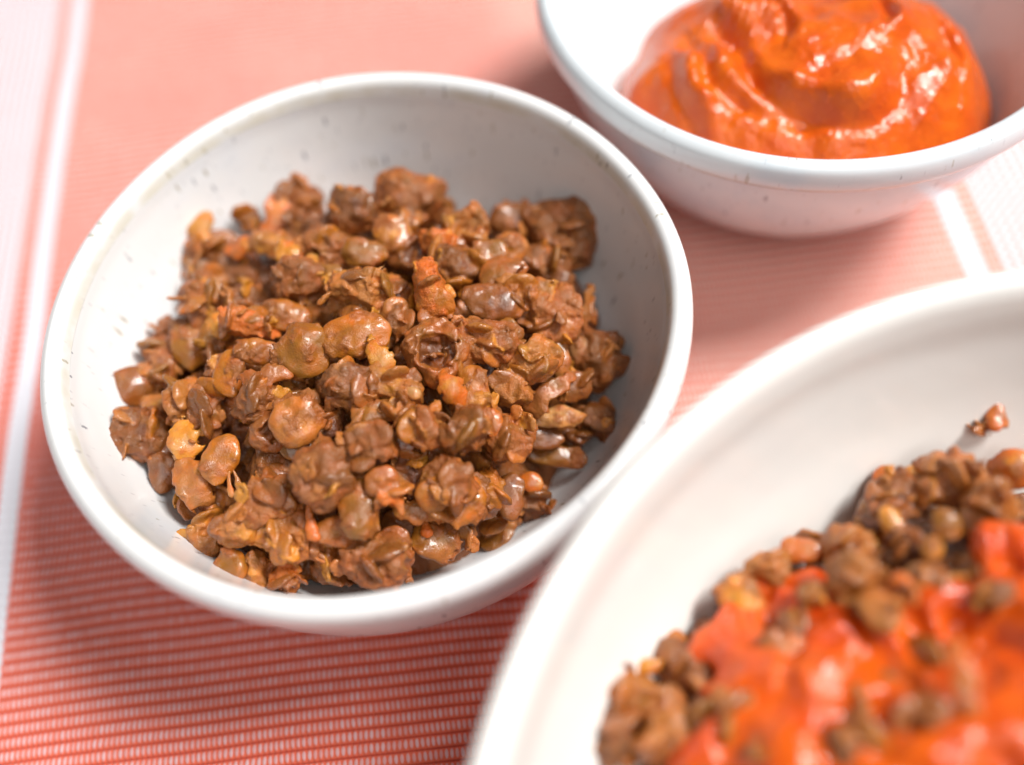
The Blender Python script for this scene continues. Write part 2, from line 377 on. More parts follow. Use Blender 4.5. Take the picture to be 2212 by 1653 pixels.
def piece_field(typ, a, b_, c, r, seed):
    """returns field(P) -> (distance, smoothness 0..1, colour index weights dict)  all in mm"""
    comps = []
    if typ in 'mM':
        big = max(a, b_)
        nl = int(r.integers(1, 3)) + (1 if big > 5.5 else 0) + (1 if typ == 'M' else 0)
        for _ in range(nl):
            d = r.normal(size=3); d[2] = abs(d[2]) + .2; d /= np.linalg.norm(d)
            s = r.uniform(.8, 1.1) * min(1, min(a, b_) / 3.4)
            comps.append(('l', d * (a, b_, c) * r.uniform(.55, .8), rot_rand(r), np.array([3.7, 3.2, 1.15]) * s, r.choice(list('LABTATB')) if r.random() < .8 else 'R'))
        for _ in range(int(r.integers(3, 7))):
            d = r.normal(size=3); d[2] = abs(d[2]); d /= np.linalg.norm(d)
            s = min(1, min(a, b_) / 3.6)
            comps.append(('f', d * (a, b_, c) * r.uniform(.7, .95), rot_rand(r), np.array([r.uniform(1.6, 2.6), r.uniform(1.2, 2), .46]) * s, r.choice(list('RTTBY'))))
        cuts = []
        for _ in range(int(r.integers(2, 5))):
            n = r.normal(size=3); n /= np.linalg.norm(n); cuts.append((n, r.uniform(.52, .8) * np.linalg.norm(n * (a, b_, c))))
    collar = typ == 'l' and max(a, b_) > 2.2 and r.random() < .72; off = r.uniform(-.45, .45, 2); ctone = str(r.choice(list('RTRB')))
    def field(P):
        sm = np.zeros(P.shape[:-1]); wts = []
        wv = np.stack([vn(P, 3.6, seed + 1), vn(P, 3.6, seed + 2), vn(P, 3.6, seed + 3)], -1)
        wf = np.stack([vn(P, 1.5, seed + 4), vn(P, 1.5, seed + 5), vn(P, 1.5, seed + 6)], -1)
        if typ in 'mM':
            amp = min(1.3, .3 * min(a, b_))
            q = P + wv * amp + wf * .4
            ax = np.array([a, b_, c]) * .9
            d = ((np.abs(q / ax) ** 2.4).sum(-1) ** (1 / 2.4) - 1) * min(ax)
            for n, o in cuts: d = smax(d, q @ n - o + .35 * wf[..., 0], .15)
            cr = vn(P, 2.2, seed + 8)
            d = d + .9 * np.clip(cr - .25, 0, 1) + .55 * np.abs(vn(P, 1.8, seed + 9)) - .12 + .34 * np.abs(vn(P, 1.0, seed + 14)) + .13 * vn(P, .5, seed + 10)
            for kd, ce, R, rad, tn in comps:
                pp = P + wf * (.22 if kd == 'l' else .5)
                dl = ell(pp, ce, R, rad) + (.26 if kd == 'f' else .09) * vn(P, .8, seed + 12) + (.55 * np.clip(vn(P, 1.9, seed + 13), 0, 1) if kd == 'l' else 0)
                wgt = np.clip((d - dl) / .25 + .4, 0, 1); wts.append((wgt, tn))
                if kd == 'l': sm = sm * (1 - wgt) + wgt * .75
                else: sm = sm * (1 - wgt) + wgt * .3
                d = smin(d, dl, .22)
        elif typ == 'l':      # whole cooked lentil: lens with a soft edge, dents and a little mash stuck on
            q = P + wv * .75 * min(1, a / 3) + wf * .16
            ax = np.array([a, b_, c])
            # two shallow caps meeting in a soft edge, squashed a little out of round
            cap = np.array([a * 1.12, b_ * 1.12, c * 1.25])
            d = smax(ell(q - (0, 0, -.28 * c), np.zeros(3), np.eye(3), cap), ell(q - (0, 0, .28 * c), np.zeros(3), np.eye(3), cap), .45)
            d = d + .30 * np.clip(vn(P, 2.8, seed + 7) - .1, 0, 1) + .07 * vn(P, .9, seed + 3)
            st = np.clip(fbm(P, 3.2, seed + 15) * 3.0 - .35, 0, 1)
            d = d - st * (.30 + .40 * vn(P, .8, seed + 9)); sm = (1 - st) * .9; wts.append((st, 'R'))
            if collar:        # lentil still bedded in a ragged cuff of mash
                ax2 = np.array([a * 1.05, b_ * 1.05, c * 1.1]); cc = np.array([a * off[0], b_ * off[1], -.75 * c])
                dm = ((np.abs((P + wv * 1.1 + wf * .5 - cc) / ax2) ** 2.3).sum(-1) ** (1 / 2.3) - 1) * min(ax2) + .5 * np.abs(vn(P, 1.6, seed + 31)) + .2 * vn(P, .55, seed + 32)
                wgt = np.clip((d - dm) / .25 + .4, 0, 1); wts.append((wgt, ctone)); sm = sm * (1 - wgt); d = smin(d, dm, .25)
            wts.append((np.clip(vn(P, 1.8, seed + 21) * 1.5 - .3, 0, .5), 'B'))
        elif typ == 'f':      # torn skin: a thin curved sheet
            rc = max(a, b_) * 1.25
            q = P + wv * .8 + wf * .25
            d = np.abs(np.linalg.norm(q - (0, 0, -rc * .8), axis=-1) - rc) - .42 * (1 + .35 * vn(P, 1.5, seed + 9))
            e = (((q[..., 0] / a) ** 2 + (q[..., 1] / b_) ** 2) ** .5 - 1) * min(a, b_) + .9 * wf[..., 0] + .4 * vn(P, .6, seed + 11)
            d = smax(d, e, .3) + .07 * vn(P, .5, seed + 10); sm = sm + .55
            d = np.maximum(d, np.abs(q[..., 2]) - max(a, b_))
        elif typ == 'c':      # hollow skin: a cup with its opening up, ragged lip and folded lining
            q = P + wv * 1.3 + wf * .4
            ax = np.array([a, b_, c * 1.2]); d0 = ell(q, np.zeros(3), np.eye(3), ax)
            hole = ell(P + wf * 1.0, np.array([.15 * a, 0, c * 1.25]), np.eye(3), np.array([a * .74, b_ * .66, c * 1.25]))
            d = smax(d0 + .2 * vn(P, .7, seed + 9), -hole, .35)
            fl = ell(P + wf * .8, np.array([a * .1, -b_ * .1, c * .05]), rot_rand(np.random.default_rng(seed)), np.array([a * .75, 1.2, .4]))
            fl = np.minimum(fl, ell(P + wf * .9, np.array([-a * .2, b_ * .25, 0]), rot_rand(np.random.default_rng(seed + 1)), np.array([a * .5, 1.0, .4])))
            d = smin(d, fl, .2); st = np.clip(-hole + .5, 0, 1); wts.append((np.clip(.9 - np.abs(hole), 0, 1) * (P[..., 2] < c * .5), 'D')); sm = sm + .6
        else:                 # 's' shard or strand, tapering upward
            t = np.clip((P[..., 1] + b_) / (2 * b_), 0, 1); rad = a * (1 - .75 * t) * (1 + .2 * vn(P, 1.2, seed))
            cx = wv[..., 0] * .5 + .25 * b_ * (t - .5) ** 2
            y = np.maximum(np.abs(P[..., 1]) - b_, 0)
            d = np.sqrt((P[..., 0] - cx) ** 2 + (P[..., 2] * 1.5) ** 2 + y * y) - rad + .12 * vn(P, .7, seed + 4); sm = sm + .4
        return d, sm, wts
    return field
def make_piece(name, typ, w_mm, h_mm, tone, seed, vox=None):
    r = np.random.default_rng(seed)
    a, b_ = w_mm / 2, h_mm / 2
    c = {'m': .72 * min(a, b_) + .12 * max(a, b_), 'M': .75 * min(a, b_) + .1 * max(a, b_), 'l': .42 * min(a, b_), 'f': .5 * max(a, b_),
         'c': .55 * min(a, b_), 's': a}[typ]
    c = max(c, .7)
    vox = vox or float(np.clip(.054 * (a + b_), .20, .31))
    m = 2.4; ext = np.array([a, b_, (c if typ != 'f' else max(a, b_) * .75)]) + m
    n = np.ceil(2 * ext / vox).astype(int) + 2
    g = np.stack(np.meshgrid(*[-ext[i] + np.arange(n[i]) * vox for i in range(3)], indexing='ij'), -1)
    fld = piece_field(typ, a, b_, c, r, seed % 97)
    e1 = np.linalg.norm(g / ext, axis=-1); F = np.where(e1 > 1, 1.0, -1.0)
    mk = e1 < 1.22
    if typ in 'mMl': mk &= np.linalg.norm(g / (a, b_, c), axis=-1) > .34
    F[mk] = fld(g[mk])[0]
    F[0], F[-1], F[:, 0], F[:, -1], F[:, :, 0], F[:, :, -1] = 1, 1, 1, 1, 1, 1
    V, Q = surface_nets(F, -ext, vox)
    _, sm, wts = fld(V)
    s2 = [TONE[t] for t in SECOND[tone]]
    col = np.tile(TONE[tone], (len(V), 1)) * r.uniform(.9, 1.12)
    for i, t in enumerate(s2):
        wgt = np.clip(fbm(V, 3.0, seed % 31 + 20 + i * 3) * 2.6 - .62, 0, 1)[:, None] * .8
        col = col * (1 - wgt) + t * wgt
    for wgt, t in wts: col = col * (1 - wgt[:, None] * .85) + TONE[t] * wgt[:, None] * .85
    col = col * (1 + .10 * vn(V, 1.2, 40))[:, None]
    rgba = np.concatenate([np.clip(col, .01, 1), np.clip(sm, 0, 1)[:, None]], 1)
    me = np_mesh(name, V * .001, Q, col=rgba); me.materials.append(FOOD)
    return me

def heap_A(x, y):
    """top of the heap in the middle bowl, metres, local coordinates"""
    r = np.hypot(x, y)
    z = .0455 - .0125 * (r / .050) ** 2.4
    z -= .018 * np.clip((x * .72 - y * .69 - .030) / .022, 0, 1)           # falls away towards the near right
    z -= .006 * np.clip((-y - .028) / .02, 0, 1)
    P = np.stack([x, y, 0 * x], -1)
    return z + .0022 * vn(P, .014, 3)
def heap_C(x, y):
    # centre of the foreground heap is right of the bowl middle in view
    r = np.hypot(x, y); P = np.stack([x, y, 0 * x], -1)
    return .067 - .024 * (r / .080) ** 2.2 + .003 * vn(P, .02, 5)
def hit_heap(px, py, pos, heap, ip, zmax):
    d = ray(px, py); t = np.linspace(.05, .35, 3000)
    p = CAM + t[:, None] * d - np.array(pos)
    hz = heap(p[:, 0], p[:, 1]); r = np.hypot(p[:, 0], p[:, 1]); wz = np.interp(r, ip[:, 0], ip[:, 1], right=1.0)
    ok = (p[:, 2] < zmax)
    ih = np.argmax(ok & (p[:, 2] < hz)) if (ok & (p[:, 2] < hz)).any() else len(t) - 1
    iw = np.argmax(ok & (p[:, 2] < wz)) if (ok & (p[:, 2] < wz)).any() else len(t) - 1
    return t[ih], t[iw], d
KIND = {'m': ('lentil_clump', 'lentils'), 'M': ('lentil_clump', 'lentils'), 'l': ('lentil', 'lentil'), 'f': ('lentil_skin', 'lentil skin'),
        'c': ('hollow_lentil_skin', 'lentil skin'), 's': ('lentil_shard', 'lentil skin')}
def basis(d, roll, lift=.0):
    n = -d + np.array([0, 0, lift]); n /= np.linalg.norm(n)
    x = RIGHT - n * (RIGHT @ n); x /= np.linalg.norm(x); y = np.cross(n, x)
    c, s = math.cos(roll), math.sin(roll)
    return np.stack([c * x + s * y, -s * x + c * y, n], 1)
def put_piece(me, name, pos, t, d, B):
    o = bpy.data.objects.new(name, me); S.collection.objects.link(o)
    P = CAM + d * t
    M = np.eye(4); M[:3, :3] = B; M[:3, 3] = P
    o.matrix_world = Matrix(M.tolist())
    return o
def place(px, py, wpx, hpx, rot, typ, tone, dz, seed, pos, heap, ip, zmax, vox=None, grow=1.12):
    if typ in 'mM': grow *= 1.10
    th, tw, d = hit_heap(px, py, pos, heap, ip, zmax)
    depth = min(th, tw) * (d @ FWD)
    mm = depth / FPX * 1000 * grow
    W, H = wpx * mm, hpx * mm
    half = min(W, H) * .36 * .001
    t = min(th - dz * .001, tw - half * 1.05)
    name, cat = KIND[typ]
    me = make_piece(name, typ, W, H, tone, seed, vox)
    tilt = np.random.default_rng(seed).uniform(.1, .6)
    return put_piece(me, name, pos, t, d, basis(d, -math.radians(rot), tilt)), cat
# px, py, width, height (2212 px wide frame), clockwise turn, type, tone, lift mm, label
PIECES_A = [
(436,490,46,58,20,'f','Y',3,'yellow pointed skin sticking up at the upper left end of the middle heap'),
(478,516,70,34,8,'l','R',2,'flat reddish lentil edge just right of the yellow pointed skin'),
(438,537,66,56,0,'m','R',1,'small reddish lump under the yellow pointed skin at upper left'),
(431,571,66,66,0,'l','G',0,'pale greyish pink lentil near the upper left wall of the middle bowl'),
(483,551,66,66,0,'m','B',-1,'brown lump in the hollow right of the pale greyish lentil'),
(446,615,90,66,0,'m','R',0,'brown mashed lump below the pale greyish lentil at upper left'),
(522,590,90,80,0,'m','B',-5,'dark brown lump shaded under the branching yellow skin'),
(543,466,54,52,0,'m','B',3,'small brown lump left of the upright folded yellow skin'),
(600,475,56,112,12,'f','O',5,'upright folded tan yellow skin at the upper left back of the heap'),
(645,440,96,86,20,'m','R',2,'large smooth reddish brown lump behind the folded tan skin'),
(646,494,64,54,0,'m','R',1,'reddish block under the large smooth lump at the back left'),
(540,536,96,36,-4,'f','O',5,'orange tipped flat skin lying to the left of the yellow fork'),
(590,525,90,52,10,'f','T',4.5,'tan flat skin joining the upright one to the yellow fork'),
(628,556,62,58,60,'f','Y',4,'crumpled bright yellow skin at the lower end of the fork'),
(690,500,72,78,0,'m','B',0,'brown lentil cluster between the fork and the dark round lump'),
(763,455,98,88,10,'M','B',3,'dark brown rounded lump at the middle of the back edge'),
(706,536,116,84,0,'m','R',0,'wide reddish brown mash below the dark rounded lump'),
(785,548,86,56,6,'l','L',2,'olive tan smooth lentil with a highlight below the dark rounded lump'),
(655,606,112,92,-5,'m','R',3,'reddish layered mash lump left of the big wedge near the heap centre'),
(608,612,26,66,15,'l','B',3,'thin upright brown lentil edge on the left of the layered mash'),
(722,590,60,34,35,'f','L',4,'small grey olive skin curl above the big reddish wedge'),
(711,598,28,13,20,'s','Y',6,'tiny bright yellow green tip beside the skin curl'),
(436,660,112,96,-20,'m','R',3,'big orange brown mash lump on the left with a pointed top'),
(444,618,34,34,0,'s','O',5,'orange pointed top on the big left mash lump'),
(522,644,84,66,10,'m','B',1,'brown lump with a greyish lentil between the big left lump and the layered mash'),
(618,680,96,62,12,'l','A',2,'smooth amber lentil half covered by mash left of centre'),
(541,703,136,60,14,'m','O',4,'long ragged orange tan clump pointing left above two amber lentils'),
(478,705,50,50,-30,'f','Y',4,'ragged yellow tan skin at the left tip of the long orange clump'),
(362,712,50,54,0,'m','R',1,'small reddish lump at the far left beside the bowl wall'),
(412,750,74,84,5,'l','L',3,'smooth olive amber round lentil near the left edge of the heap'),
(660,756,94,108,-5,'l','L',5,'large glossy olive lentil standing upright left of centre'),
(556,762,88,46,6,'l','A',4,'glossy amber lentil lying flat left of the upright olive one'),
(462,742,48,62,0,'m','L',2,'small olive lump right of the round olive lentil'),
(770,725,128,84,-8,'l','A',5,'big smooth amber brown lentil wedge at the heap centre'),
(790,632,164,120,-22,'M','T',4,'big reddish tan wedge shaped clump above the heap centre'),
(850,640,72,54,-20,'l','R',3,'brown lentil edge on the right end of the reddish tan wedge'),
(349,766,66,74,0,'m','R',2,'brown tan lump beside the left bowl wall'),
(492,808,62,92,8,'l','A',4,'amber lentil standing on end with a bright highlight, left middle'),
(470,822,54,90,15,'m','R',2,'reddish mash around the back of the amber lentil standing on end'),
(890,432,150,112,20,'M','R',3,'big rough ball shaped reddish clump at the very back'),
(866,470,90,70,0,'m','B',2,'brown mash at the lower left of the ball shaped back clump'),
(848,504,62,84,-25,'l','T',4,'tan glossy lentil leaning below the ball shaped back clump'),
(1007,492,96,80,0,'M','T',4,'tan orange lentil clump right of the back middle'),
(951,530,84,66,30,'m','O',5,'orange edged glossy clump left part of the tan cluster'),
(1054,556,84,62,-30,'l','L',5,'olive glossy lentil with a white highlight, upper right'),
(985,580,120,92,0,'m','B',2,'brown mash under the tan orange cluster'),
(1103,535,62,62,20,'l','T',4,'tan lentil to the right of the olive glossy one'),
(1086,590,84,64,-8,'l','R',5,'reddish brown lentil below the olive glossy one'),
(1104,468,84,54,-12,'l','B',2,'smooth tan brown lentil on the far back edge, right of the middle'),
(1206,508,150,150,0,'M','B',3,'big brown clump at the upper right edge with a dark slit'),
(1180,570,90,80,0,'m','B',1,'brown mash under the big upper right clump'),
(890,548,86,66,-30,'c','B',1,'dark hollow skin in shade behind the upright orange clump'),
(928,630,66,132,-10,'m','O',6,'upright orange brown clump right of the reddish wedge'),
(1068,655,120,62,14,'l','B',4,'long brown half lentil with a sharp edge, right of centre'),
(1135,632,128,80,14,'m','T',4,'reddish tan mash above the long brown half lentil'),
(1200,678,108,124,-20,'M','R',4,'large reddish mash clump near the right side'),
(1268,674,28,84,8,'f','T',2,'thin tan shell standing on edge by the right wall'),
(1212,612,44,50,-30,'f','B',1,'small brown skin against the right wall'),
(938,762,118,122,10,'c','R',5,'dark hollow lentil skin with curled rim right of the centre'),
(996,750,62,110,-14,'m','R',4,'layered reddish flakes on the right of the hollow skin'),
(1052,733,140,82,14,'M','R',4,'broad reddish tan mash piece right of the hollow skin'),
(1098,712,54,44,50,'l','L',4,'pale olive glossy lentil peeping above the broad reddish piece'),
(1149,776,116,100,10,'M','T',4,'tan orange clump below the broad reddish piece'),
(1203,762,48,108,-8,'l','T',3,'long tan lentil standing upright near the right side'),
(1041,800,84,54,20,'c','D',2,'dark brown hollow skin under the broad reddish piece'),
(1285,775,112,116,0,'M','B',2,'brown rough clump by the right wall in half shade'),
(1250,752,50,54,-20,'l','G',2,'greyish brown shiny lentil left of the rough right wall clump'),
(826,782,40,84,-28,'f','Y',6,'bright yellow curved skin below the centre wedge'),
(764,832,118,92,8,'M','B',5,'reddish brown lentil block with a thin skin edge, centre'),
(720,838,24,84,5,'f','R',6,'thin reddish skin edge on the left of the centre block'),
(851,694,96,92,0,'m','B',2,'greyish brown mash between the centre wedge and the hollow skin'),
(284,836,80,66,35,'l','B',1,'dark olive brown lentil lying on the left bowl wall'),
(328,812,56,52,0,'m','T',3,'small orange tan lump above the dark olive brown lentil'),
(356,800,62,92,10,'m','R',2,'reddish lump between the left wall and the olive lentil'),
(338,880,62,62,-35,'f','T',4,'pale tan triangular shell at the left edge'),
(400,868,92,90,0,'M','T',4,'tan orange mash clump at left with soft ledges'),
(442,905,76,126,-6,'m','R',3,'long reddish mash column on the left side'),
(300,940,118,112,10,'M','B',4,'brown clump with a tiny orange tip at the far left'),
(404,955,58,92,-20,'f','Y',7,'bright yellow olive skin hanging on the left clump'),
(417,1040,66,104,-28,'f','T',6,'tan skin hanging down with a torn yellow end'),
(355,1000,60,104,-6,'l','B',3,'brown oval lentil at the left below the far left clump'),
(476,992,66,96,16,'l','A',5,'glossy amber lentil standing upright at the lower left'),
(515,1046,18,56,-25,'s','T',4,'thin tan strand stretching below the glossy amber lentil'),
(497,1040,14,50,-10,'s','P',4,'finer pale strand beside the thin tan one'),
(446,852,62,40,10,'f','R',4,'reddish skin piece above the left reddish column'),
(565,868,100,92,0,'M','R',3,'reddish brown rough mash left of the round tan skin'),
(575,812,100,42,-18,'f','R',5,'pointed reddish glossy shell at left middle'),
(586,930,76,92,25,'c','R',4,'reddish orange skin ring behind the round tan skin'),
(640,912,96,88,-20,'l','T',6,'large round flat tan skin with a dull grainy face'),
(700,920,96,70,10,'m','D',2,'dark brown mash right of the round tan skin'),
(648,972,76,46,12,'l','L',2,'olive lentil below the round tan skin'),
(594,1020,100,100,10,'m','B',-1,'dark brown mash in the hollow below the round tan skin'),
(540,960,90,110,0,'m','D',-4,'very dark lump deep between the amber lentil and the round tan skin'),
(606,1050,60,96,-15,'l','B',1,'dark reddish lentil edge in the lower left hollow'),
(428,1092,96,54,14,'m','B',0,'shaded brown lump touching the lower left wall'),
(440,1160,76,108,-6,'m','T',3,'tan brown clump at the lower left corner of the heap'),
(499,1212,66,72,0,'l','L',3,'olive smooth lentil between the two lower left clumps'),
(574,1085,136,96,-8,'M','R',5,'brown grainy top of the big lower left clump'),
(520,1132,84,100,20,'m','T',6,'tan yellow front of the big lower left clump'),
(560,1135,96,56,30,'l','Y',6,'smooth yellow lentil set in the big lower left clump'),
(632,1158,92,108,0,'m','T',5,'ragged reddish tan end of the big lower left clump'),
(578,1232,124,92,0,'M','T',4,'tan block partly hidden by the near rim'),
(620,1215,60,80,0,'m','O',5,'orange tan lump on the right of the tan block by the near rim'),
(858,835,122,76,20,'M','T',4,'reddish tan mash below the yellow curved skin'),
(896,850,30,26,0,'l','P',6,'tiny pale seed like nub on the centre mash'),
(804,892,88,52,-14,'l','L',5,'tan olive glossy skin below the centre block'),
(880,892,104,54,8,'m','R',4,'layered reddish flakes in front of the centre'),
(920,922,76,98,-12,'m','R',5,'reddish clump with a glossy wet spot, front of centre'),
(1008,932,118,92,12,'M','B',6,'large brown lentil lump front right of centre'),
(1062,912,40,60,-20,'l','O',6,'orange cheek on the right of the large brown lump'),
(1097,942,104,100,0,'M','R',5,'tan brown mash with a bright wet highlight at the right front'),
(975,838,44,72,-28,'f','O',6,'orange pointed flake below the hollow skin'),
(1026,832,50,84,-20,'l','A',4,'amber lentil right of the orange pointed flake'),
(1024,872,80,66,0,'m','T',3,'tan mash between the amber lentil and the large brown lump'),
(1112,842,92,78,0,'M','T',3,'tan clump with a yellowish face right of the amber lentil'),
(1188,852,124,40,-40,'f','R',4,'diagonal reddish skin strip near the right side'),
(1230,836,70,60,0,'m','B',3,'brown crumbly lump near the right side'),
(1204,902,100,44,-4,'l','P',4,'pale pinkish tan lentil split near the right wall'),
(1284,918,100,88,0,'m','B',2,'dark brown lump deep in the right shade'),
(1173,946,80,58,0,'l','B',1,'dark olive brown lentil under the pale split lentil'),
(1203,986,116,46,4,'l','L',1,'long dark olive lentil in the right shade with a thin highlight'),
(1148,1042,50,36,0,'l','O',2,'small glossy dark orange bead in the lower right shade'),
(1150,1085,70,84,0,'m','B',0,'dark brown lump under the orange bead'),
(800,966,116,96,0,'m','R',6,'squarish reddish block at the front centre'),
(768,914,26,56,25,'s','T',7,'thin tan strip standing up beside the squarish block'),
(968,1040,120,100,0,'M','R',6,'round rough reddish ball clump at the front right'),
(998,1082,84,96,20,'l','A',6,'olive amber lentil on the front of the round ball clump'),
(940,1095,60,72,0,'m','T',4,'tan mash at the left foot of the round ball clump'),
(1056,1068,66,98,0,'m','A',4,'amber brown block right of the round ball clump'),
(1102,1070,54,88,0,'l','B',3,'translucent brown lentil at the right front'),
(778,1104,80,104,-8,'l','L',7,'large dark olive glossy lentil at the front centre'),
(838,1062,56,104,-12,'m','O',6,'bright orange ragged shard right of the dark olive lentil'),
(700,1025,124,130,-25,'M','R',6,'big reddish mash piece at the front left of centre'),
(672,1116,26,72,-8,'s','O',6,'narrow orange spike below the big reddish mash piece'),
(724,1150,92,58,6,'l','R',6,'flat reddish tan lentil edge below the big reddish mash piece'),
(889,1104,68,46,20,'f','T',4,'small tan skin left of the ball clump foot'),
(917,1132,26,28,0,'s','O',4,'tiny red orange tip on the small tan skin'),
(826,1192,164,110,0,'M','R',5,'wide brown red clump against the near rim'),
(935,1168,80,72,30,'l','L',5,'pale olive skin on the wide clump by the near rim'),
(985,1148,84,96,0,'m','B',3,'brown lump at the near right rim'),
(728,1210,98,84,0,'m','B',3,'brown clump by the near rim left of the wide one'),
(690,1180,60,60,10,'m','R',4,'small reddish lump between the front lentil edge and the rim'),
(874,952,52,50,0,'l','B',3,'reddish brown lentil in the gap behind the ball clump'),
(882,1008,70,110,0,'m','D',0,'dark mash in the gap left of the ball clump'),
(905,1010,40,60,10,'l','L',1,'shiny dark olive lentil in the front gap'),
(1240,930,70,60,0,'m','B',0,'shaded lump between the split lentil and the right wall'),
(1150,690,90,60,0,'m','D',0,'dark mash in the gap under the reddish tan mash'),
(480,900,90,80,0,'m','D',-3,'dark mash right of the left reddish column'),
]
for i, (px, py, wp, hp, ro, ty, to, dz, lab) in enumerate(PIECES_A):
    if py > 1180: py += 14
    o, cat = place(px, py, wp, hp, ro, ty, to, dz * 1.35 - 2.0, 100 + i, A_POS, heap_A, IP, .056)
    tag(o, lab, cat, 'cooked lentil pieces heaped in the middle bowl')

# the mass of mash under the loose pieces
def mound(name, heap, pos, ip, drop, R, seed, mat, label, tone):
    n = 350; g = np.linspace(-R, R, n); X, Y = np.meshgrid(g, g, indexing='ij')
    P = np.stack([X, Y, 0 * X], -1)
    r = np.hypot(X, Y); Z = heap(X, Y) - drop + .0042 * fbm(P, .010, seed) - .0016 * np.abs(vn(P, .0045, seed + 4)) + .0006 * vn(P, .0016, seed + 6) + .0003 * vn(P, .0007, seed + 7)
    W = np.interp(r, ip[:, 0], ip[:, 1]) - .0004
    inside = (Z > W) & (r < ip[-1, 0] - .001)
    Z = np.maximum(Z, W)
    idx = np.arange(n * n).reshape(n, n)
    keep = inside[:-1, :-1] | inside[1:, :-1] | inside[1:, 1:] | inside[:-1, 1:]
    Q = np.stack([idx[:-1, :-1], idx[1:, :-1], idx[1:, 1:], idx[:-1, 1:]], -1)[keep]
    used = np.unique(Q); m = -np.ones(n * n, int); m[used] = np.arange(len(used)); Q = m[Q]
    V = np.stack([X, Y, Z], -1).reshape(-1, 3)[used]
    col = np.tile(TONE[tone], (len(V), 1)) * (1 + .25 * fbm(V, .006, 3))[:, None]
    for i, t in enumerate('RTL'):
        wq = np.clip(fbm(V, .006, 50 + i * 4) * 2.6 - .5, 0, 1)[:, None]; col = col * (1 - wq) + TONE[t] * wq
    col = np.concatenate([col, np.full((len(V), 1), .2)], 1)
    o = link(name, np_mesh(name, V, Q, col=col), mat, loc=pos)
    tag(o, label, 'lentils', kind='stuff')
    return o
mound('lentil_mash', heap_A, A_POS, IP, .0095, .0585, 3, FOOD, 'soft brown lentil mash showing in the gaps of the middle heap', 'B')

# smaller pieces between and beneath the named ones
ARCH = [make_piece('lentil_clump', 'm', r_, s_, t_, 900 + i) for i, (r_, s_, t_) in enumerate(
        [(9, 8, 'R'), (8, 7, 'B'), (10, 7, 'T'), (7, 7, 'R'), (9, 9, 'B'), (6, 7, 'T'), (8, 6, 'D'), (7, 9, 'R'), (5, 4, 'T'), (4, 4, 'R')])]
ARCL = [make_piece('lentil', 'l', r_, s_, t_, 950 + i) for i, (r_, s_, t_) in enumerate(
        [(7, 6, 'L'), (7, 6.5, 'A'), (6.5, 6, 'B'), (7, 5, 'T'), (6, 6, 'R'), (6.5, 6, 'L')])]
ARCF = [make_piece('lentil_skin', 'f', r_, s_, t_, 980 + i) for i, (r_, s_, t_) in enumerate([(6, 4, 'T'), (5, 5, 'O'), (4, 6, 'R'), (5, 3, 'Y')])]
TNAME = dict(R='reddish', T='tan', B='brown', O='orange', Y='yellow', L='olive', A='amber', D='dark brown')
ARCH_T, ARCL_T, ARCF_T = 'RBTRBTDRTR', 'LABTRL', 'TORY'
STOPW = {'of', 'with', 'the', 'a', 'beside', 'at', 'in', 'on', 'to', 'by', 'above', 'below', 'left', 'right', 'under', 'and', 'from', 'behind', 'near', 'along', 'beneath',
         'between', 'that', 'like', 'its', 'just', 'upper', 'lower', 'pointing', 'sticking', 'lying', 'standing', 'hanging', 'stretching', 'leaning', 'set', 'far', 'very',
         'wedged', 'touching', 'peeping', 'around', 'showing', 'half', 'top', 'front', 'back', 'next', 'shaded', 'small', 'blurred', 'down', 'against', 'joining', 'partly', 'deep', 'up'}
def short(lab):
    ws = lab.split(); out = []
    for i, w_ in enumerate(ws[:8]):
        if i > 2 and w_ in STOPW and ws[i - 1] not in ('of', 'and', 'with', 'like'): break
        out.append(w_)
    while out and out[-1] in STOPW | {'long'}: out.pop()
    return ' '.join(out)
def img(P):
    v = np.array(P) - CAM; z = v @ FWD; return CX + FPX * (v @ RIGHT) / z, CY - FPX * (v @ UP) / z
USED = set()
def near_label(P, what, heroes):
    x, y = img(P); ds = sorted(heroes, key=lambda h: math.hypot(h[0] - x, h[1] - y))
    for h in ds[:6]:
        dx, dy = x - h[0], y - h[1]
        sides = ['right of' if dx > 0 else 'left of', 'below' if dy > 0 else 'above']
        if abs(dy) > abs(dx): sides.reverse()
        for sd in sides:
            l = what + ' wedged low ' + sd + ' the ' + short(h[2])
            if len(l.split()) <= 16 and l not in USED: USED.add(l); return l
    return None
